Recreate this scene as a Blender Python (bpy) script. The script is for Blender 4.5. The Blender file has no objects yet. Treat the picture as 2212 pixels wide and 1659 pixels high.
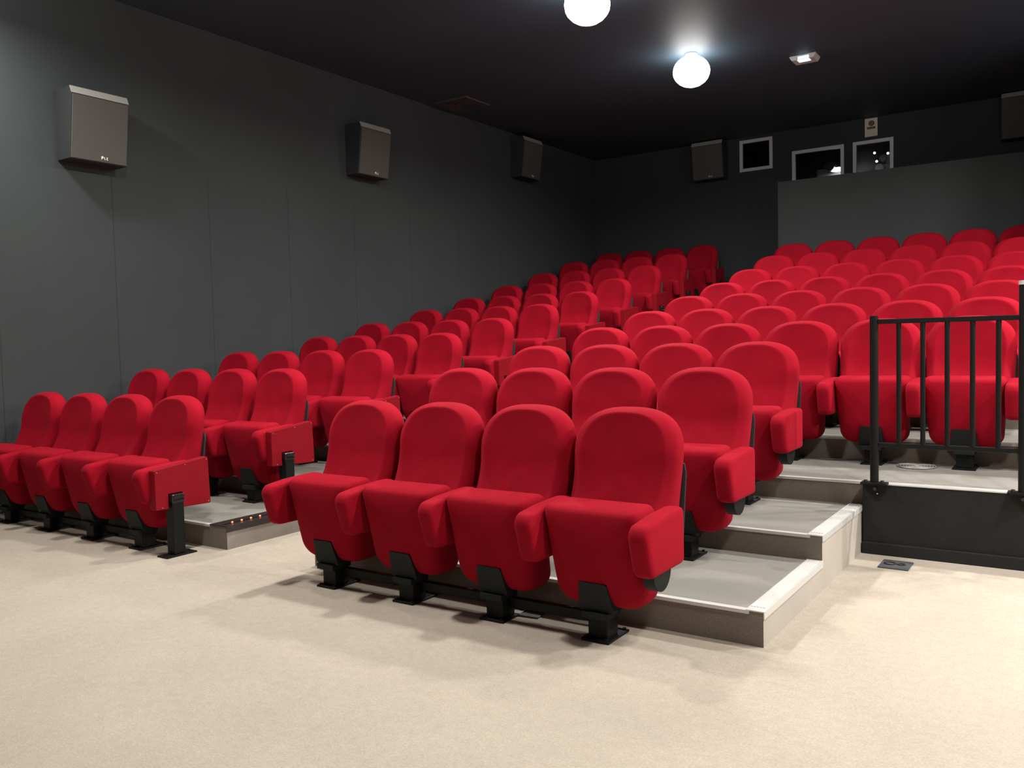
import bpy, bmesh, math, random
from mathutils import Vector, Matrix
random.seed(7)
scene = bpy.context.scene
COL = scene.collection

# ------------------------------------------------------------------ helpers
def tag(o, label=None, cat=None, group=None, kind=None):
    if label: o['label'] = label
    if cat: o['category'] = cat
    if group: o['group'] = group
    if kind: o['kind'] = kind
    return o

def mesh_of(name, bm, mats, smooth=False, angle=None):
    bmesh.ops.recalc_face_normals(bm, faces=bm.faces)
    me = bpy.data.meshes.new(name)
    bm.to_mesh(me); bm.free()
    for m in (mats if isinstance(mats, (list, tuple)) else [mats]):
        me.materials.append(m)
    if smooth:
        for p in me.polygons: p.use_smooth = True
        if angle: me.set_sharp_from_angle(angle=math.radians(angle))
    return me

def link(name, me, parent=None, loc=(0, 0, 0)):
    o = bpy.data.objects.new(name, me)
    o.location = loc
    COL.objects.link(o)
    if parent: o.parent = parent
    return o

def empty(name, loc):
    o = bpy.data.objects.new(name, None)
    o.empty_display_size = .1
    o.location = loc
    COL.objects.link(o)
    return o

def box(bm, x0, x1, y0, y1, z0, z1, bev=0.0, seg=2, mat=0):
    tmp = bmesh.new()
    vs = [tmp.verts.new(p) for p in ((x0,y0,z0),(x1,y0,z0),(x1,y1,z0),(x0,y1,z0),(x0,y0,z1),(x1,y0,z1),(x1,y1,z1),(x0,y1,z1))]
    for f in ((0,3,2,1),(4,5,6,7),(0,1,5,4),(1,2,6,5),(2,3,7,6),(3,0,4,7)):
        tmp.faces.new([vs[i] for i in f])
    if bev > 0:
        bmesh.ops.bevel(tmp, geom=list(tmp.edges), offset=bev, segments=seg, profile=.6, affect='EDGES')
    merge(bm, tmp, mat)

def merge(bm, tmp, mat=0):
    mp = {}
    for v in tmp.verts: mp[v] = bm.verts.new(v.co)
    for f in tmp.faces:
        try:
            nf = bm.faces.new([mp[v] for v in f.verts]); nf.material_index = mat
        except ValueError: pass
    tmp.free()

def prism(bm, pts, axis, a0, a1, bev=0.0, seg=2, mat=0):
    """extrude a 2D outline along an axis ('x': pts=(y,z); 'y': pts=(x,z); 'z': pts=(x,y))"""
    tmp = bmesh.new()
    def P(p, a):
        return {'x': (a, p[0], p[1]), 'y': (p[0], a, p[1]), 'z': (p[0], p[1], a)}[axis]
    A = [tmp.verts.new(P(p, a0)) for p in pts]
    B = [tmp.verts.new(P(p, a1)) for p in pts]
    n = len(pts)
    tmp.faces.new(A); tmp.faces.new(B[::-1])
    for i in range(n): tmp.faces.new([A[i], B[i], B[(i+1) % n], A[(i+1) % n]])
    bmesh.ops.recalc_face_normals(tmp, faces=tmp.faces)
    if bev > 0:
        es = [e for e in tmp.edges if e.calc_face_angle(0) > .5]
        bmesh.ops.bevel(tmp, geom=es, offset=bev, segments=seg, profile=.6, affect='EDGES')
    merge(bm, tmp, mat)

def cyl(bm, c, r, h, axis='z', seg=24, r2=None, mat=0):
    tmp = bmesh.new()
    bmesh.ops.create_cone(tmp, cap_ends=True, segments=seg, radius1=r, radius2=r if r2 is None else r2, depth=h)
    if axis == 'x': bmesh.ops.rotate(tmp, verts=tmp.verts, matrix=Matrix.Rotation(math.pi/2, 3, 'Y'))
    if axis == 'y': bmesh.ops.rotate(tmp, verts=tmp.verts, matrix=Matrix.Rotation(-math.pi/2, 3, 'X'))
    bmesh.ops.translate(tmp, verts=tmp.verts, vec=c)
    merge(bm, tmp, mat)

def torus(bm, c, R, r, seg=40, ms=8):
    rows = []
    for i in range(seg):
        a = 2*math.pi*i/seg
        rows.append([bm.verts.new((c[0]+(R+r*math.cos(2*math.pi*j/ms))*math.cos(a), c[1]+(R+r*math.cos(2*math.pi*j/ms))*math.sin(a), c[2]+r*math.sin(2*math.pi*j/ms))) for j in range(ms)])
    for i in range(seg):
        for j in range(ms):
            bm.faces.new([rows[i][j], rows[(i+1) % seg][j], rows[(i+1) % seg][(j+1) % ms], rows[i][(j+1) % ms]])

def pad(outline, centre, rings, fn):
    """closed pad: outline is a loop of 2D points; rings = [(scale, depth)...]; the first and last are closed with a cap vertex.
    fn maps (u, v, depth) to a 3D point"""
    bm = bmesh.new()
    R = []
    for s, dpt, *sv in rings:
        sv = sv[0] if sv else s
        R.append([bm.verts.new(fn(centre[0]+s*(p[0]-centre[0]), centre[1]+sv*(p[1]-centre[1]), dpt)) for p in outline])
    n = len(outline)
    for a, b in zip(R[:-1], R[1:]):
        for i in range(n): bm.faces.new([a[i], a[(i+1) % n], b[(i+1) % n], b[i]])
    for ring, dpt in ((R[0], rings[0][1]), (R[-1], rings[-1][1])):
        c = bm.verts.new(fn(centre[0], centre[1], dpt))
        for i in range(n): bm.faces.new([ring[i], ring[(i+1) % n], c])
    return bm

def arc(cx, cy, rx, ry, a0, a1, n, e=2.0):
    out = []
    for i in range(n+1):
        a = math.radians(a0+(a1-a0)*i/n)
        c, s = math.cos(a), math.sin(a)
        out.append((cx+rx*math.copysign(abs(c)**(2/e), c), cy+ry*math.copysign(abs(s)**(2/e), s)))
    return out

def dense(pts, step=.03):
    """subdivide long straight runs of a closed outline"""
    out = []
    for i, p in enumerate(pts):
        q = pts[(i+1) % len(pts)]
        L = math.dist(p, q); k = max(1, int(L/step))
        for j in range(k): out.append((p[0]+(q[0]-p[0])*j/k, p[1]+(q[1]-p[1])*j/k))
    return [p for i, p in enumerate(out) if math.dist(p, out[i-1]) > 1e-5]

# ------------------------------------------------------------------ materials
def mat(name, col, rough=.6, metal=0., spec=.5, sheen=0., sheen_col=None, noise=None, bump=None, emit=None, sheen_rough=.4):
    m = bpy.data.materials.new(name); m.use_nodes = True
    nt = m.node_tree; N = nt.nodes; b = N['Principled BSDF']
    b.inputs['Base Color'].default_value = (*col, 1)
    b.inputs['Roughness'].default_value = rough
    b.inputs['Metallic'].default_value = metal
    b.inputs['Specular IOR Level'].default_value = spec
    if sheen:
        b.inputs['Sheen Weight'].default_value = sheen
        b.inputs['Sheen Roughness'].default_value = sheen_rough
        b.inputs['Sheen Tint'].default_value = (*(sheen_col or (1, 1, 1)), 1)
    if emit:
        b.inputs['Emission Color'].default_value = (*emit[0], 1)
        b.inputs['Emission Strength'].default_value = emit[1]
    tc = None
    if noise or bump: tc = N.new('ShaderNodeTexCoord')
    if noise:                                   # (scale, amount[, second scale, amount])
        prev = None
        for sc, am in noise:
            n = N.new('ShaderNodeTexNoise'); n.inputs['Scale'].default_value = sc; n.inputs['Detail'].default_value = 4
            nt.links.new(tc.outputs['Object'], n.inputs['Vector'])
            r = N.new('ShaderNodeMapRange'); r.inputs['From Min'].default_value = .3; r.inputs['From Max'].default_value = .7
            r.inputs['To Min'].default_value = 1-am; r.inputs['To Max'].default_value = 1+am
            nt.links.new(n.outputs['Fac'], r.inputs['Value'])
            if prev is None: prev = r.outputs[0]
            else:
                mu = N.new('ShaderNodeMath'); mu.operation = 'MULTIPLY'
                nt.links.new(prev, mu.inputs[0]); nt.links.new(r.outputs[0], mu.inputs[1]); prev = mu.outputs[0]
        mx = N.new('ShaderNodeVectorMath'); mx.operation = 'SCALE'
        mx.inputs[0].default_value = col
        nt.links.new(prev, mx.inputs['Scale']); nt.links.new(mx.outputs[0], b.inputs['Base Color'])
        m['_scale'] = mx.name
    if bump:
        n = N.new('ShaderNodeTexNoise'); n.inputs['Scale'].default_value = bump[0]; n.inputs['Detail'].default_value = 3
        nt.links.new(tc.outputs['Object'], n.inputs['Vector'])
        bp = N.new('ShaderNodeBump'); bp.inputs['Strength'].default_value = bump[1]; bp.inputs['Distance'].default_value = .004
        nt.links.new(n.outputs['Fac'], bp.inputs['Height']); nt.links.new(bp.outputs['Normal'], b.inputs['Normal'])
    return m

M = {}
M['red'] = mat('red velvet upholstery', (.305, .0038, .0152), .85, spec=.09, sheen=.08, sheen_col=(1, .16, .2), noise=[(7, .10), (220, .06)], bump=(420, .12), sheen_rough=.35)
M['red_panel'] = mat('red coated board', (.235, .0035, .011), .6, spec=.14, noise=[(30, .05)])
M['black'] = mat('black powder coated steel', (.006, .0065, .0065), .5, spec=.22)
M['charcoal'] = mat('charcoal bracket plastic', (.014, .017, .0165), .6, spec=.2)
M['shell'] = mat('dark grey seat shell', (.022, .023, .023), .55, spec=.3)
M['gloss'] = mat('glossy black plastic', (.01, .01, .01), .18, spec=.6)
M['carpet'] = mat('beige short pile carpet', (.41, .36, .30), .95, spec=.1, noise=[(1.6, .05), (26, .045), (120, .10)], bump=(260, .35))
M['tier'] = mat('grey beige tier carpet', (.24, .233, .212), .95, spec=.1, noise=[(2.2, .06), (170, .10)], bump=(260, .35))
M['riser'] = mat('taupe woven riser carpet', (.215, .186, .158), .95, spec=.1, noise=[(5, .06), (150, .18)], bump=(240, .4))
M['side'] = mat('riser carpet with painted light', (.45, .405, .36), .95, spec=.1, noise=[(4, .04), (170, .08)], bump=(260, .3))  # riser carpet made paler: light from the right put into its colour
M['side_left'] = mat('riser carpet with faint painted light', (.28, .25, .22), .95, spec=.1, noise=[(4, .04), (170, .08)], bump=(260, .3))  # same riser carpet, lightened in colour for the lit aisle ends
M['alu'] = mat('brushed aluminium edging', (.62, .62, .60), .4, metal=.15)
M['white_edge'] = mat('white ribbed step edging', (.60, .60, .58), .45, spec=.4)
M['bronze'] = mat('dark bronze step profile', (.05, .042, .042), .4, metal=.5)
M['led'] = mat('red step light', (.6, .05, .02), .4, emit=((1, .12, .05), 9))
M['wall'] = mat('charcoal wall fabric', (.050, .059, .061), .9, spec=.2, noise=[(1.1, .06), (160, .08)], bump=(320, .2))
M['rearwall'] = mat('dark rear wall fabric', (.044, .050, .053), .9, spec=.2, noise=[(160, .06)], bump=(320, .2))
M['partition'] = mat('grey partition board', (.060, .067, .068), .85, spec=.2, noise=[(2, .03)])
M['ceiling'] = mat('blue black painted ceiling', (.046, .070, .094), .6, spec=.35, noise=[(.8, .08)])
M['platform_front'] = mat('black painted board', (.0145, .0155, .016), .65, spec=.28, noise=[(60, .15)])
M['cabinet'] = mat('dark speaker cabinet', (.035, .037, .04), .6, spec=.35)
M['grille'] = mat('grey speaker cloth', (.10, .098, .09), .9, spec=.2, bump=(500, .2))
M['bevel'] = mat('speaker bevel with painted light', (.34, .335, .31), .6, spec=.3)  # light from above painted into the bevel as a paler colour
M['mark'] = mat('white badge lettering', (.85, .85, .82), .5)
M['frame'] = mat('grey aluminium window frame', (.62, .63, .66), .5, metal=.1)
M['vent'] = mat('grey vent metal', (.075, .07, .068), .6)
M['vent_light'] = mat('pale grille metal', (.42, .42, .40), .45, metal=.5)
M['vent_dark'] = mat('dark gap', (.01, .01, .01), .8)
M['lamp'] = mat('opal lamp glass', (.9, .9, .88), .4, emit=((1.0, .97, .93), 18))
M['rim'] = mat('black lamp rim', (.5, .5, .5), .5)
M['em_body'] = mat('pale emergency light housing', (.62, .60, .61), .5)
M['em_glow'] = mat('blue white emergency diffuser', (.8, .85, .9), .4, emit=((.62, .82, 1.0), 2.2))
M['paper'] = mat('cream notice paper', (.75, .70, .60), .8)
M['ink'] = mat('dark notice ink', (.06, .07, .08), .7)
M['logo'] = mat('brown grey notice emblem', (.16, .12, .10), .7)
M['socket'] = mat('slate floor box plate', (.07, .075, .082), .5)
M['booth'] = mat('dark booth paint', (.02, .02, .022), .8)
M['equip'] = mat('grey projector casing', (.30, .29, .27), .5)
M['port'] = mat('glowing booth spot', (.9, .9, .9), .4, emit=((1, .96, .9), 14))
M['glint'] = mat('glowing booth glint', (.9, .8, .6), .4, emit=((1, .8, .45), 5))
M['screen'] = mat('white cinema screen', (.75, .75, .75), .8)
g = bpy.data.materials.new('window glass'); g.use_nodes = True
gb = g.node_tree.nodes['Principled BSDF']
gb.inputs['Base Color'].default_value = (.85, .9, .95, 1); gb.inputs['Roughness'].default_value = .03
gb.inputs['Transmission Weight'].default_value = 1.0; gb.inputs['IOR'].default_value = 1.3
M['glass'] = g

# seams between the fabric panels of the left wall: real narrow grooves in the cloth colour, every 1.02 m
def add_seams(m, axis, period, offset, width, dark):
    nt = m.node_tree; N = nt.nodes; b = N['Principled BSDF']
    src = b.inputs['Base Color'].links[0].from_socket
    tc = N.new('ShaderNodeTexCoord'); sp = N.new('ShaderNodeSeparateXYZ')
    nt.links.new(tc.outputs['Object'], sp.inputs[0])
    a = N.new('ShaderNodeMath'); a.operation = 'SUBTRACT'; a.inputs[1].default_value = offset
    nt.links.new(sp.outputs[axis], a.inputs[0])
    p = N.new('ShaderNodeMath'); p.operation = 'PINGPONG'; p.inputs[1].default_value = period/2
    nt.links.new(a.outputs[0], p.inputs[0])
    l = N.new('ShaderNodeMath'); l.operation = 'LESS_THAN'; l.inputs[1].default_value = width
    nt.links.new(p.outputs[0], l.inputs[0])
    top = N.new('ShaderNodeMath'); top.operation = 'LESS_THAN'; top.inputs[1].default_value = 3.02
    nt.links.new(sp.outputs[2], top.inputs[0])
    both = N.new('ShaderNodeMath'); both.operation = 'MULTIPLY'
    nt.links.new(l.outputs[0], both.inputs[0]); nt.links.new(top.outputs[0], both.inputs[1])
    s = N.new('ShaderNodeMath'); s.operation = 'MULTIPLY_ADD'; s.inputs[1].default_value = dark-1; s.inputs[2].default_value = 1
    nt.links.new(both.outputs[0], s.inputs[0])
    v = N.new('ShaderNodeVectorMath'); v.operation = 'SCALE'
    nt.links.new(src, v.inputs[0]); nt.links.new(s.outputs[0], v.inputs['Scale'])
    nt.links.new(v.outputs[0], b.inputs['Base Color'])
add_seams(M['wall'], 1, 1.02, 1.18, .005, .72)

# ------------------------------------------------------------------ layout (metres; X along the rows, Y towards the rear)
D = .94
Z = [0, .1472, .2753, .4122, .5627, .7303, .9053, 1.1057, 1.3315, 1.5565, 1.7824]
DY = [0, -.0087, -.0169, .0589, .0125, .0202, .0148, -.0059, -.0025, -.0367, .2462]
YR = .213
XL, XR, YF, YB, ZC = -3.85, 7.25, -6.0, 10.3, 4.45
XAL, XAR = -1.14, -.33          # aisle between the blocks
XS = 2.342                      # right end of the two lowest steps
VX, VY = 3.15, 7.7              # vestibule block at the rear right
def rowY(k): return (k-1)*D+DY[k-1]
def riserY(k): return YR+(k-2)*D   # front of the tier that carries row k (k >= 2)

# ------------------------------------------------------------------ setting
def struct(name, bm, mats, **kw):
    o = link(name, mesh_of(name, bm, mats, **kw)); o['kind'] = 'structure'; return o

bm = bmesh.new(); box(bm, XL-.2, XR+.2, YF-.2, YB+.2, -.15, 0); struct('floor', bm, M['carpet'])
bm = bmesh.new(); box(bm, XL-.2, XR+.2, YF-.2, YB+2.6, ZC, ZC+.15); struct('ceiling', bm, M['ceiling'])
bm = bmesh.new(); box(bm, XL-.2, XL, YF-.2, YB+.2, 0, ZC); struct('wall_left', bm, M['wall'])
bm = bmesh.new(); box(bm, XL, XR, YF-.2, YF, 0, ZC); struct('wall_front', bm, M['rearwall'])
bm = bmesh.new()
box(bm, XR, XR+.2, YF-.2, YB+.2, 0, ZC)
box(bm, VX, XR, VY, YB, 0, ZC)
struct('wall_right', bm, M['wall'])

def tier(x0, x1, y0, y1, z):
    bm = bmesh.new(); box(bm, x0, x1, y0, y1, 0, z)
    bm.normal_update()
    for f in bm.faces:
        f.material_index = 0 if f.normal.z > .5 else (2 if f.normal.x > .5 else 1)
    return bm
ntrim = [0]
def trim(bm, m):
    ntrim[0] += 1
    return struct('trim_%d' % ntrim[0], bm, m)
def nosing(x0, x1, y, z):
    bm = bmesh.new()
    prism(bm, [(y-.006, z-.012), (y-.006, z+.003), (y+.028, z+.003), (y+.028, z), (y, z), (y, z-.012)], 'x', x0, x1)
    trim(bm, M['alu'])
for k in range(2, 12):
    y0 = riserY(k); y1 = riserY(k+1) if k < 11 else YB
    z = Z[k-1]
    xr = XS if k < 4 else (VX if y0 > VY-.3 else XR)
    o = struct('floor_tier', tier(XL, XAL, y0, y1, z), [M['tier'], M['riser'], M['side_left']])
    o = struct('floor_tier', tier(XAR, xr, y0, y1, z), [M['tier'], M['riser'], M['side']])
    if k > 2: struct('floor_tier', tier(XAL, XAR, y0, y1, Z[k-2]), [M['tier'], M['riser'], M['riser']])
    nosing(XL, XAL-(.17 if k == 2 else 0), y0, z)
    nosing(XAR, xr-(0.06 if k < 4 else 0), y0, z)

# black board below the railing, its skirting and bright top edge
yp = 2.038
bm = bmesh.new(); box(bm, XS+.008, XR, yp, riserY(4)-.001, 0, Z[3]-.002, .004); struct('wall_platform', bm, M['platform_front'])
bm = bmesh.new(); box(bm, XS+.006, XR, yp-.018, yp, 0, .07, .006); struct('baseboard_platform', bm, M['platform_front'])
bm = bmesh.new(); box(bm, XS+.008, XR, yp-.004, riserY(4)+.02, Z[3]-.001, Z[3]+.006, .002); trim(bm, M['alu'])

# rear wall with three projection windows, booth behind
W3 = [(-1.222, -.695, 3.905, 4.40), (-.395, .375, 3.40, 4.12), (.50, 1.062, 3.40, 4.125)]
bm = bmesh.new()
xs = sorted({XL, XR}|{w[0] for w in W3}|{w[1] for w in W3})
for a, b in zip(xs[:-1], xs[1:]):
    w = [q for q in W3 if q[0] <= a+1e-6 and q[1] >= b-1e-6]
    if w: box(bm, a, b, YB, YB+.15, 0, w[0][2]); box(bm, a, b, YB, YB+.15, w[0][3], ZC)
    else: box(bm, a, b, YB, YB+.15, 0, ZC)
struct('wall_rear', bm, M['rearwall'])
for x in (-2.3, 2.2):
    bm = bmesh.new(); box(bm, x, x+.1, YB+.15, YB+2.5, 2.6, ZC); struct('wall_booth', bm, M['booth'])
bm = bmesh.new(); box(bm, -2.2, 2.2, YB+2.4, YB+2.5, 2.6, ZC)
struct('wall_booth', bm, M['booth'])
bm = bmesh.new(); box(bm, -2.3, 2.3, YB+.15, YB+2.5, 2.5, 2.6); struct('floor_booth', bm, M['booth'])
for i, (a, b, c, d) in enumerate(W3):
    bm = bmesh.new(); t = .05
    y0, y1 = YB-.018, YB+.03
    box(bm, a, a+t, y0, y1, c, d, .004); box(bm, b-t, b, y0, y1, c, d, .004)
    box(bm, a+t, b-t, y0, y1, d-t, d, .004); box(bm, a+t, b-t, y0, y1, c, c+t, .004)
    w = struct('window_%d' % (i+1), bm, M['frame'])
    bm = bmesh.new(); box(bm, a+t, b-t, YB+.002, YB+.008, c+t, d-t); link('pane', mesh_of('pane', bm, M['glass']), w)
bm = bmesh.new(); box(bm, -.31, VX, 9.30, 9.42, Z[10], 3.505, .003); struct('wall_partition', bm, M['partition'])
bm = bmesh.new(); box(bm, -.318, -.306, 9.295, 9.425, Z[10], 3.51); trim(bm, M['partition'])

# booth equipment
pr = empty('film_projector', (.15, YB+.62, 2.6))
tag(pr, 'film projector with glowing bright spot behind the wide middle projection window', 'projector')
bm = bmesh.new(); box(bm, -.42, .02, .3, .9, .95, 1.36, .02); box(bm, -.3, -.1, .4, .8, 0, .95, .01)
link('casing', mesh_of('casing', bm, M['equip']), pr)
bm = bmesh.new(); cyl(bm, (-.16, .2, 1.36), .08, .24, 'y'); cyl(bm, (.06, .3, 1.42), .05, .2, 'y'); link('lens', mesh_of('lens', bm, M['gloss'], smooth=True, angle=40), pr)
bm = bmesh.new()
bmesh.ops.create_uvsphere(bm, u_segments=20, v_segments=10, radius=1)
bmesh.ops.scale(bm, vec=(.115, .05, .034), verts=bm.verts); bmesh.ops.translate(bm, vec=(-.06, .16, 1.30), verts=bm.verts)
link('lamp', mesh_of('lamp', bm, M['port'], smooth=True), pr)  # glowing ellipse added as the bright spot in the middle window
pr2 = empty('digital_projector', (.80, YB+.55, 2.6))
tag(pr2, 'booth equipment with small warm glints behind the right projection window', 'projector')
bm = bmesh.new(); box(bm, -.12, .25, .15, .8, .8, 1.28, .02); box(bm, -.1, .24, .25, .7, 0, .8, .01); box(bm, .02, .3, .2, .6, 1.28, 1.46, .02)
link('casing', mesh_of('casing', bm, M['equip']), pr2)
bm = bmesh.new(); cyl(bm, (-.03, .06, 1.2), .06, .2, 'y'); cyl(bm, (.02, .0, 1.34), .05, .1, 'y'); link('lens', mesh_of('lens', bm, M['gloss'], smooth=True, angle=40), pr2)
for x, z in ((-.10, 1.43), (-.07, 1.30), (.09, 1.40)):
    bm = bmesh.new(); bmesh.ops.create_uvsphere(bm, u_segments=10, v_segments=6, radius=.018)
    bmesh.ops.translate(bm, vec=(x, -.03, z), verts=bm.verts); link('glint_bead', mesh_of('glint_bead', bm, M['glint'], smooth=True), pr2)  # glowing beads stand in for glints on the equipment

# cinema screen behind the camera
bm = bmesh.new(); box(bm, -2.6, 6.0, YF+.001, YF+.061, .9, 4.2, .01)
tag(link('cinema_screen', mesh_of('cinema_screen', bm, M['screen'])), 'large white cinema screen on the front wall', 'screen')

# ------------------------------------------------------------------ step edging
for (k, lab) in ((2, 'white ribbed edging strip along the right end of the lowest step'), (3, 'white ribbed edging strip along the right end of the second step')):
    y0, y1, z = riserY(k)-.004, riserY(k+1)-.002, Z[k-1]
    t = empty('step_edging', (XS, y0, z)); tag(t, lab, 'step edging', 'edging strips on the right step ends')
    bm = bmesh.new(); box(bm, -.075, .006, 0, y1-y0, .0, .006, .002); box(bm, .0005, .006, 0, y1-y0, -.028, .004, .002)
    link('profile', mesh_of('profile', bm, M['alu']), t)
    bm = bmesh.new()
    for j in range(5): box(bm, -.068+j*.013, -.059+j*.013, .05, y1-y0-.03, .0055, .0085)
    link('tread_insert', mesh_of('tread_insert', bm, M['white_edge']), t)
z = Z[1]; y0, y1 = riserY(2)-.004, riserY(3)-.002
t = empty('step_light_strip', (XAL, y0, z)); tag(t, 'dark step edge strip with red lights beside the aisle', 'step light')
bm = bmesh.new(); box(bm, -.17, .006, 0, y1-y0, 0, .006, .002); box(bm, .0005, .006, 0, y1-y0, -.034, .004, .002)
link('profile', mesh_of('profile', bm, M['bronze']), t)
bm = bmesh.new(); box(bm, -.068, -.052, .02, y1-y0-.02, .005, .009, .002)
link('light_channel', mesh_of('light_channel', bm, M['gloss']), t)
bm = bmesh.new(); bmesh.ops.create_uvsphere(bm, u_segments=10, v_segments=6, radius=.0065)
led_me = mesh_of('led', bm, M['led'], smooth=True)
for j in range(11): link('led', led_me, t, (-.06, .095+j*.0755, .0105))

# ------------------------------------------------------------------ cinema seat
RK = .155                                       # backrest rake
def back_fn(u, v, d): return (u, d+.165+(v-.57)*RK*.9+max(0, v-.8)*.12-1.75*min(max(0, .735-v), .2)**2*max(0, 1-d/.10), v)
hw = .268
out = []
out += arc(0, .775, hw, .21, 180, 0, 34, 2.55)            # rounded head
out += [(.262, .66), (.256, .52)]
out += arc(.256-.05, .44, .05, .05, 0, -90, 5)
out += arc(-.256+.05, .44, .05, .05, -90, -180, 5)
out += [(-.256, .52), (-.262, .66)]
out = dense(out)
rings = [(.05, .016, .06), (.25, .0155, .3), (.45, .014, .54), (.58, .011, .70), (.68, .006, .815), (.745, .0015, .89), (.785, -.0005, .922), (.81, .0015, .934), (.845, .007, .946), (.90, .0165, .960), (.945, .0265, .973), (.977, .039, .986), (.993, .052, .995), (1, .068), (.995, .084), (.97, .098), (.92, .108), (.8, .112), (.4, .112), (.1, .112)]
ME = {}
ME['backrest'] = mesh_of('backrest', pad(out, (0, .70), rings, back_fn), M['red'], smooth=True)

# dark shell behind the backrest
o2 = [(-.262, .74), (-.272, .70), (-.270, .36), (-.2, .30), (.2, .30), (.270, .36), (.272, .70), (.262, .74)]
ME['back_shell'] = mesh_of('back_shell', pad(dense(o2), (0, .52), [(.2, .10), (.96, .098), (1, .102), (1, .113), (.96, .12), (.2, .126)], back_fn), M['shell'], smooth=True, angle=45)

# folded-up cushion (its underside faces forward)
def cush_fn(u, v, d): return (u, d-(v-.42)*.19+max(0, .26-v)*.06, v+(.02*max(0, d)/.19 if v > .5 else 0))
oc = []
oc += arc(-.235+.035, .592-.035, .035, .035, 180, 90, 6) + arc(.235-.035, .592-.035, .035, .035, 90, 0, 6)
oc += [(.229, .44), (.219, .30)]
oc += arc(.214-.085, .138+.085, .085, .085, 0, -90, 10) + arc(-.214+.085, .138+.085, .085, .085, -90, -180, 10)
oc += [(-.219, .30), (-.229, .44)]
oc = dense(oc)
rc = [(.05, -.128), (.3, -.127), (.5, -.124), (.68, -.118), (.80, -.111), (.86, -.105), (.905, -.097), (.945, -.084), (.977, -.065), (.995, -.038), (1.0, .0), (1.0, .04), (.985, .068), (.95, .084), (.88, .094), (.6, .10), (.1, .10)]
bmc = pad(oc, (0, .38), rc, cush_fn)
cush0 = mesh_of('cushion', bmc, M['red'], smooth=True)
# notch in the lower edge that takes the metal bracket
bm = bmesh.new(); prism(bm, [(-.068, .262), (.068, .262), (.088, .05), (-.088, .05)], 'y', -.3, -.03)
bmesh.ops.recalc_face_normals(bm, faces=bm.faces)
cut_me = bpy.data.meshes.new('notch'); bm.to_mesh(cut_me); bm.free()
oc_, ok_ = bpy.data.objects.new('cushion', cush0), bpy.data.objects.new('notch', cut_me)
COL.objects.link(oc_); COL.objects.link(ok_)
mo = oc_.modifiers.new('notch', 'BOOLEAN'); mo.object = ok_; mo.operation = 'DIFFERENCE'; mo.solver = 'EXACT'
ME['cushion'] = bpy.data.meshes.new_from_object(oc_.evaluated_get(bpy.context.evaluated_depsgraph_get()))
ME['cushion'].name = 'cushion'
ME['cushion'].materials.clear(); ME['cushion'].materials.append(M['red'])
for p_ in ME['cushion'].polygons: p_.use_smooth = True; p_.material_index = 0
ME['cushion'].set_sharp_from_angle(angle=math.radians(48))
bpy.data.objects.remove(oc_); bpy.data.objects.remove(ok_)

# armrest: side profile padded in x
def armrest(side_w=.046):
    pts = []
    pts += arc(-.235+.05, .558-.05, .05, .05, 180, 95, 8)
    pts += [(-.08, .571), (.04, .577)] + arc(.13, .565, .02, .014, 90, 0, 4)
    pts += [(.15, .37)] + arc(.12, .355, .03, .02, 0, -90, 4)
    pts += arc(-.195+.042, .335+.042, .042, .042, -90, -168, 7)
    pts = dense(pts)
    rg = [(.1, -.046), (.8, -.046), (.92, -.043), (.975, -.034), (1, -.018), (1, .018), (.975, .034), (.92, .043), (.8, .046), (.1, .046)]
    return pad(pts, (-.03, .455), rg, lambda u, v, d: (d, u, v))
ME['armrest'] = mesh_of('armrest', armrest(), M['red'], smooth=True)
bm = bmesh.new(); cyl(bm, (0, -.045, .342), .085, .05, 'x', 32); ME['hinge_disc'] = mesh_of('hinge_disc', bm, M['black'], smooth=True, angle=40)

bm = bmesh.new()
prism(bm, [(-.062, .262), (.062, .262), (.068, .255), (.082, .14), (.08, .13), (-.08, .13), (-.082, .14), (-.068, .255)], 'y', -.076, -.03, .004)
for v in bm.verts: v.co.y -= (v.co.z-.17)*.28
prism(bm, [(-.062, .13), (.062, .13), (.06, .10), (-.06, .10)], 'y', -.085, .05, .003)
prism(bm, [(-.07, .25), (.07, .25), (.075, .125), (-.075, .125)], 'y', -.06, .10, .003)
ME['mounting_bracket'] = mesh_of('mounting_bracket', bm, M['charcoal'])
bm = bmesh.new(); box(bm, -.048, .048, -.055, .045, .01, .14, .008); ME['post'] = mesh_of('post', bm, M['black'])
bm = bmesh.new(); box(bm, -.068, .068, -.085, .115, 0, .011, .004)
for sx in (-.05, .05):
    for sy in (-.07, .1): cyl(bm, (sx, sy, .014), .008, .01, 'z', 8)
ME['base_plate'] = mesh_of('base_plate', bm, M['black'])
# flat red end panel with a notch for its post
bm = bmesh.new()
prism(bm, [(-.165, .305), (-.075, .301), (-.075, .395), (.025, .395), (.025, .297), (.228, .29), (.232, .296), (.222, .59), (.214, .596), (-.155, .556), (-.165, .548)], 'x', .324, .383, .004)
ME['end_panel'] = mesh_of('end_panel', bm, M['red_panel'])
bm = bmesh.new(); cyl(bm, (.384, 0, 0), .003, .003, 'x', 8); ME['rivet'] = mesh_of('rivet', bm, M['vent_light'])
bm = bmesh.new(); box(bm, .332, .408, -.066, .016, .01, .34, .008); ME['end_post'] = mesh_of('end_post', bm, M['black'])
bm = bmesh.new(); box(bm, .328, .414, -.07, .02, .335, .392, .012, 3); cyl(bm, (.404, -.025, .372), .014, .07, 'y', 16)
ME['post_cap'] = mesh_of('post_cap', bm, M['gloss'])
bm = bmesh.new(); box(bm, .318, .425, -.13, .085, 0, .01, .003)
for sy in (-.11, .065): cyl(bm, (.37, sy, .012), .008, .008, 'z', 8)
ME['end_base'] = mesh_of('end_base', bm, M['black'])

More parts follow.
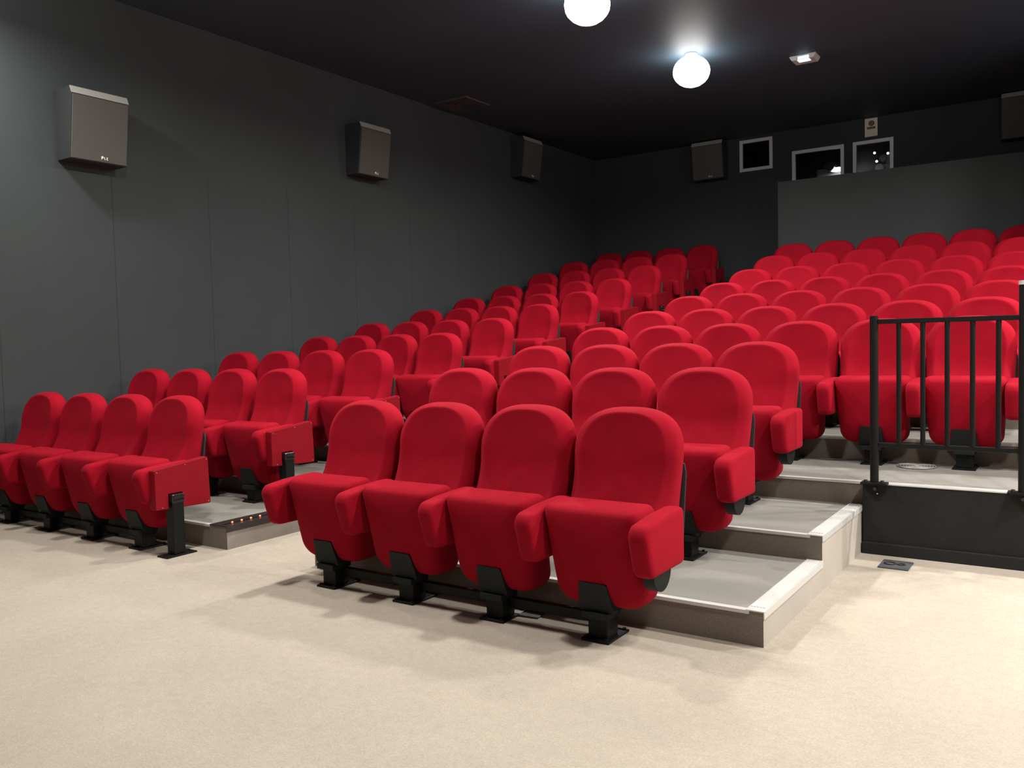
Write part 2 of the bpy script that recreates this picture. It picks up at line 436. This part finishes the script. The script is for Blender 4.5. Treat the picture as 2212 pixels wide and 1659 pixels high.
ORD = ['', 'first', 'second', 'third', 'fourth', 'fifth', 'sixth', 'seventh', 'eighth', 'ninth', 'tenth', 'eleventh']
ROW = ['', 'front', 'second', 'third', 'fourth', 'fifth', 'sixth', 'seventh', 'eighth', 'ninth', 'tenth', 'rearmost']
def seat(x, k, kind, label, group, left_arm=False):
    t = empty('cinema_chair', (x, rowY(k), Z[k-1]))
    tag(t, label, 'cinema seat', group)
    link('backrest', ME['backrest'], t); link('seat_cushion', ME['cushion'], t); link('back_shell', ME['back_shell'], t)
    b = link('mounting_bracket', ME['mounting_bracket'], t)
    link('post', ME['post'], t); link('base_plate', ME['base_plate'], t)
    if left_arm: link('armrest', ME['armrest'], t, (-.278, 0, 0))
    a = link('armrest', ME['armrest'], t, (.278, 0, 0))
    if kind == 'end':
        p = link('end_panel', ME['end_panel'], t); p['label'] = 'flat red board on the aisle side'
        if k < 5:
            for (yy, zz) in ((-.15, .54), (.05, .565), (.21, .58), (-.12, .315), (.215, .305)): link('rivet', ME['rivet'], p, (0, yy, zz))
        q = link('end_post', ME['end_post'], t)
        link('post_cap', ME['post_cap'], q); link('base_plate', ME['end_base'], q)
    if kind == 'right': link('hinge_disc', ME['hinge_disc'], a)
    return t

LF = {1: (-3.430, .5766), 2: (-3.442, .5745), 3: (-3.400, .575), 4: (-3.365, .550), 5: (-3.432, .568), 6: (-3.408, .553), 7: (-3.434, .563), 8: (-3.441, .564), 9: (-3.423, .558), 10: (-3.399, .554), 11: (-3.416, .563)}
CF = {1: (.068, .546), 2: (.050, .553), 3: (.054, .547), 4: (.033, .553), 5: (.064, .549), 6: (.063, .552), 7: (.072, .550), 8: (.082, .548), 9: (.076, .546), 10: (.062, .546)}
for k in range(1, 12):
    x0, p = LF[k]
    for i in range(4):
        rw = ROW[k] if k < 11 else 'rearmost'
        if i == 3: lab = 'red folding cinema seat with flat red end panel, aisle end, %s row of left block' % rw
        elif i == 0: lab = 'red folding cinema seat next to the left wall, %s row of left block' % rw
        else: lab = 'red folding cinema seat, %s from the left wall, %s row of left block' % (ORD[i+1], rw)
        seat(x0+i*p, k, 'end' if i == 3 else '', lab, 'red seats in the %s row of the left block' % rw, i == 0)
for k in range(1, 11):
    x0, p = CF[k]
    n = 4 if k < 4 else (7 if k == 4 else 6)
    for i in range(n):
        rw = ROW[k]
        if k == 10: rw = 'rearmost'
        if i == 0: lab = 'red folding cinema seat at the aisle end, %s row of centre block' % rw
        elif i == 3 and n == 4: lab = 'red folding cinema seat with exposed right armrest, right end of %s row, centre block' % rw
        else: lab = 'red folding cinema seat, %s from the aisle, %s row of centre block' % (ORD[i+1], rw)
        seat(x0+i*p, k, 'right' if (i == 3 and n == 4) else '', lab, 'red seats in the %s row of the centre block' % rw, i == 0)
for (x0, p, lab) in ((CF[1][0], CF[1][1], 'black steel beam under the front row of the centre block'), (LF[1][0], LF[1][1], 'black steel beam under the front row of the left block')):
    bm = bmesh.new()
    for i in range(3): box(bm, i*p+.049, (i+1)*p-.049, .0, .035, .055, .10, .004)
    o = link('support_beam', mesh_of('support_beam', bm, M['black']), None, (x0, 0, 0)); tag(o, lab, 'beam', 'support beams')

# ------------------------------------------------------------------ railing
rl = empty('guard_rail', (2.425, 1.995, Z[3])); tag(rl, 'black steel guard railing on the platform edge at right', 'railing')
z0 = Z[3]
def tube(bm, x, y, za, zb, r, seg=20): cyl(bm, (x, y, (za+zb)/2), r, zb-za, 'z', seg)
def part(name, m, fill, parent, **kw):
    bm = bmesh.new(); fill(bm); return link(name, mesh_of(name, bm, m, **kw), parent)
part('post', M['black'], lambda b: (tube(b, 0, 0, .02, .975, .0235), tube(b, 0, 0, .975, .982, .021)), rl, smooth=True, angle=40)
pp = part('post', M['black'], lambda b: tube(b, .742, 0, .02, 1.125, .0235), rl, smooth=True, angle=40)
part('post_cap', M['alu'], lambda b: tube(b, .742, 0, 1.12, 1.142, .0255), pp, smooth=True, angle=40)
part('top_rail', M['black'], lambda b: box(b, .02, .73, -.014, .014, .935, .962, .004), rl)
part('bottom_rail', M['black'], lambda b: box(b, .02, .73, -.012, .012, .226, .252, .004), rl)
for x in (2.557, 2.681, 2.804, 2.928, 3.051):
    part('baluster', M['black'], lambda b: tube(b, x-2.425, 0, .25, .937, .0135, 16), rl, smooth=True, angle=40)
for x in (0, .742):
    def plate(b):
        box(b, x-.072, x+.072, -.035, .035, .008, .02, .003)
        pts = [(x-.07, .012)] + arc(x, .012, .07, .075, 180, 360, 20) + [(x+.07, .012)]
        prism(b, [q for i, q in enumerate(pts) if i == 0 or math.dist(q, pts[i-1]) > 1e-4][:-1], 'y', yp-1.995-.024, yp-1.995-.004, .002)
    mp = part('mounting_plate', M['black'], plate, rl)
    for (bx, by, bz, ax) in ((x-.045, -.012, .026, 'z'), (x+.045, -.012, .026, 'z'), (x, .018, -.022, 'y')):
        part('bolt', M['gloss'], lambda b: cyl(b, (bx, by if ax == 'z' else yp-1.995-.028, bz), .011, .012, ax, 6), mp)
    part('bolt', M['alu'], lambda b: cyl(b, (x+.012, yp-1.995-.026, -.05), .004, .006, 'y', 8), mp)

# ------------------------------------------------------------------ wall speakers
def speaker_meshes():
    m = {}
    prof = [(0, 0), (.19, 0), (.262, .53), (.235, .59), (0, .59)]
    bm = bmesh.new(); prism(bm, prof, 'y', 0, .52, .004); m['cab'] = mesh_of('cabinet', bm, M['cabinet'])
    bm = bmesh.new()                              # front cloth sits proud of the sloping front
    prism(bm, [(.190, .006), (.200, .006), (.270, .522), (.261, .526)], 'y', .012, .508, .002); m['gr'] = mesh_of('grille', bm, M['grille'])
    bm = bmesh.new(); prism(bm, [(.263, .531), (.268, .532), (.241, .594), (.234, .590)], 'y', .004, .516, .001); m['bv'] = mesh_of('top_bevel', bm, M['bevel'])
    bm = bmesh.new()
    x = .2045; zz = .027
    def st(y0, y1, z0, z1): box(bm, x+(z0)*.1-.001, x+z0*.1+.004, y0, y1, zz+z0, zz+z1)
    cyl(bm, (x+.004, .282, zz+.018), .010, .004, 'x', 14); st(.274, .279, 0, .010)
    st(.300, .305, 0, .022); st(.305, .312, 0, .004); st(.322, .327, 0, .022); st(.327, .334, 0, .004); st(.327, .333, .018, .022)
    m['bd'] = mesh_of('badge', bm, M['mark'])
    return m
SM = speaker_meshes()
def speaker(loc, rot, lab):
    t = empty('wall_speaker', loc); t.rotation_euler = (0, 0, rot); tag(t, lab, 'speaker', 'wall speakers')
    link('cabinet', SM['cab'], t); link('grille', SM['gr'], t); link('top_bevel', SM['bv'], t)
    b = link('badge', SM['bd'], t); b['label'] = 'small white badge'
speaker((XL, .700, 2.930), 0, 'large grey wall speaker on the left wall, nearest the camera')
speaker((XL, 4.135, 3.305), 0, 'middle of the three grey speakers on the left wall')
speaker((XL, 7.62, 3.775), 0, 'farthest dark speaker on the left wall, near the rear corner')
speaker((-1.94, YB, 3.83), -math.pi/2, 'dark speaker on the rear wall left of the projection windows')
speaker((2.44, YB, 3.84), -math.pi/2, 'dark speaker on the rear wall above the grey partition at far right')

# ------------------------------------------------------------------ ceiling lamps
bm = bmesh.new()
bmesh.ops.create_uvsphere(bm, u_segments=20, v_segments=12, radius=1)
bmesh.ops.scale(bm, vec=(.205, .205, .17), verts=bm.verts)
globe = mesh_of('globe', bm, M['lamp'], smooth=True)
bm = bmesh.new(); cyl(bm, (0, 0, 0), .07, .03, 'z', 28); rim = mesh_of('ceiling_rose', bm, M['rim'], smooth=True, angle=40)
def lampdisc(xy, watt):           # the downward light of one lamp
    L = bpy.data.lights.new('lamp_light', 'AREA'); L.shape = 'DISK'; L.size = .30; L.energy = watt; L.color = (1.0, .95, .88); L.spread = math.radians(172)
    o = bpy.data.objects.new('lamp_light', L); o.location = (xy[0], xy[1], ZC-.362); COL.objects.link(o)
LABL = {(-.265, 3.57): 'large glowing globe lamp on the ceiling, cut by the top edge of the photo',
        (-.265, 5.96): 'smaller glowing globe lamp on the ceiling farther back, left of the emergency light'}
PLACE = {1.18: 'above the second row', -.70: 'above the open floor', 3.57: 'above the fourth row', 5.96: 'above the seventh row'}
for X in (-.265, 4.30):
    for Y in (-.70, 1.18, 3.57, 5.96):
        t = empty('ceiling_lamp', (X, Y, ZC))
        tag(t, LABL.get((X, Y), 'globe lamp on the ceiling %s, %s column' % (PLACE[Y], 'left' if X < 0 else 'right')), 'lamp', 'ceiling globe lamps')
        link('globe', globe, t, (0, 0, -.19)); link('ceiling_rose', rim, t, (0, 0, -.016)); lampdisc((X, Y), (115 if Y < 0 else 100) if X < 0 else (110 if Y < 0 else 90))
t = empty('ceiling_lamp', (-3.15, -.45, ZC)); tag(t, 'globe lamp on the ceiling close to the left wall', 'lamp', 'ceiling globe lamps')
link('globe', globe, t, (0, 0, -.19)); link('ceiling_rose', rim, t, (0, 0, -.016)); lampdisc((-3.15, -.45), 80)

for Y in (1.18, 3.57):
    t = empty('ceiling_lamp', (6.5, Y, ZC)); tag(t, 'globe lamp on the ceiling by the right wall, %s' % PLACE[Y], 'lamp', 'ceiling globe lamps')
    link('globe', globe, t, (0, 0, -.19)); link('ceiling_rose', rim, t, (0, 0, -.016)); lampdisc((6.5, Y), 270 if Y < 2 else 400)

# emergency light, ceiling vent, notice
t = empty('emergency_light', (.735, 6.86, ZC)); t.rotation_euler = (0, 0, 0); tag(t, 'small pale emergency light with bluish glow on the ceiling', 'emergency light')
bm = bmesh.new(); prism(bm, [(-.145, -.012), (-.145, .004), (.145, .004), (.145, -.012), (.12, -.05), (-.12, -.05)], 'y', -.10, .10, .003)
link('housing', mesh_of('housing', bm, M['em_body']), t)
bm = bmesh.new(); box(bm, -.05, .07, -.104, -.098, -.046, -.016, .002); box(bm, -.06, .07, -.095, .0, -.055, -.049, .002)
link('diffuser', mesh_of('diffuser', bm, M['em_glow']), t)
t = empty('ceiling_vent', (-3.45, 5.92, ZC)); tag(t, 'faint square air vent on the dark ceiling above the left seats', 'vent')
bm = bmesh.new()
for a in (.26, .20, .14, .08):
    box(bm, -a, a, -a, -a+.022, -.02, 0); box(bm, -a, a, a-.022, a, -.02, 0); box(bm, -a, -a+.022, -a+.022, a-.022, -.02, 0); box(bm, a-.022, a, -a+.022, a-.022, -.02, 0)
link('louvre', mesh_of('louvre', bm, M['vent']), t)
t = empty('notice', (.757, YB, 4.31)); tag(t, 'small cream notice with round emblem above the right projection window', 'notice')
bm = bmesh.new(); box(bm, -.088, .088, -.008, 0, -.135, .13, .002); link('sheet', mesh_of('sheet', bm, M['paper']), t)
bm = bmesh.new(); cyl(bm, (.005, -.009, .055), .042, .004, 'y', 28); link('emblem', mesh_of('emblem', bm, M['logo']), t)
bm = bmesh.new()
for j in range(7):
    box(bm, -.056+j*.0165, -.044+j*.0165, -.0105, -.007, -.026-(j % 2)*.006, .006)
    box(bm, -.056+j*.0165, -.040+j*.0165, -.0105, -.007, -.012, -.004)
link('text_line', mesh_of('text_line', bm, M['ink']), t)

# ------------------------------------------------------------------ floor fittings
t = empty('floor_socket', (2.57, 1.82, 0)); tag(t, 'dark floor socket plate on the beige carpet before the black board', 'floor socket')
bm = bmesh.new(); box(bm, -.078, .078, -.09, .09, 0, .008, .003); link('plate', mesh_of('plate', bm, M['socket']), t)
bm = bmesh.new(); torus(bm, (-.03, .0, .009), .028, .005, 24, 6); torus(bm, (.03, .0, .009), .018, .005, 24, 6); box(bm, -.005, .018, -.006, .006, .007, .012)
link('lid_ring', mesh_of('lid_ring', bm, M['vent_dark'], smooth=True), t)
t = empty('floor_vent', (2.52, 2.835, Z[3])); tag(t, 'round metal floor diffuser on the platform behind the railing', 'vent')
bm = bmesh.new(); cyl(bm, (0, 0, .003), .115, .006, 'z', 40); link('disc', mesh_of('disc', bm, M['vent_dark'], smooth=True, angle=40), t)
bm = bmesh.new()
for R in (.115, .098, .081, .064, .047, .03, .013): torus(bm, (0, 0, .006), R, .0045)
link('grille_ring', mesh_of('grille_ring', bm, M['vent_light'], smooth=True), t)
t = empty('floor_box', (1.235, .10, 0)); t.rotation_euler = (0, 0, .1); tag(t, 'slate floor box half hidden under the front centre seats', 'floor box')
bm = bmesh.new(); box(bm, -.09, .09, -.055, .055, 0, .008, .002); link('plate', mesh_of('plate', bm, M['socket']), t)
bm = bmesh.new(); box(bm, -.085, -.01, -.048, .048, .008, .012, .001); link('flap', mesh_of('flap', bm, M['vent_light']), t)

# ------------------------------------------------------------------ camera, world, colour
cam = bpy.data.cameras.new('camera'); co = bpy.data.objects.new('camera', cam); COL.objects.link(co)
r = Vector((.82785666, .56041042, -.02436202)); u = Vector((-.00815991, .05545749, .99842771)); f = Vector((-.56088035, .82635624, -.05048375))
co.matrix_world = Matrix(((r.x, u.x, -f.x, 3.46025), (r.y, u.y, -f.y, -3.25243), (r.z, u.z, -f.z, 1.30235), (0, 0, 0, 1)))
cam.sensor_width = 36; cam.sensor_fit = 'HORIZONTAL'; cam.lens = 1845.1066/2212*36; cam.clip_start = .05; cam.clip_end = 60
scene.camera = co
w = bpy.data.worlds.new('world'); scene.world = w; w.use_nodes = True
w.node_tree.nodes['Background'].inputs[0].default_value = (.5, .55, .6, 1); w.node_tree.nodes['Background'].inputs[1].default_value = .02
scene.view_settings.view_transform = 'Standard'; scene.view_settings.look = 'None'
scene.view_settings.exposure = -0.33; scene.view_settings.gamma = 1.0; scene.view_settings.use_curve_mapping = False
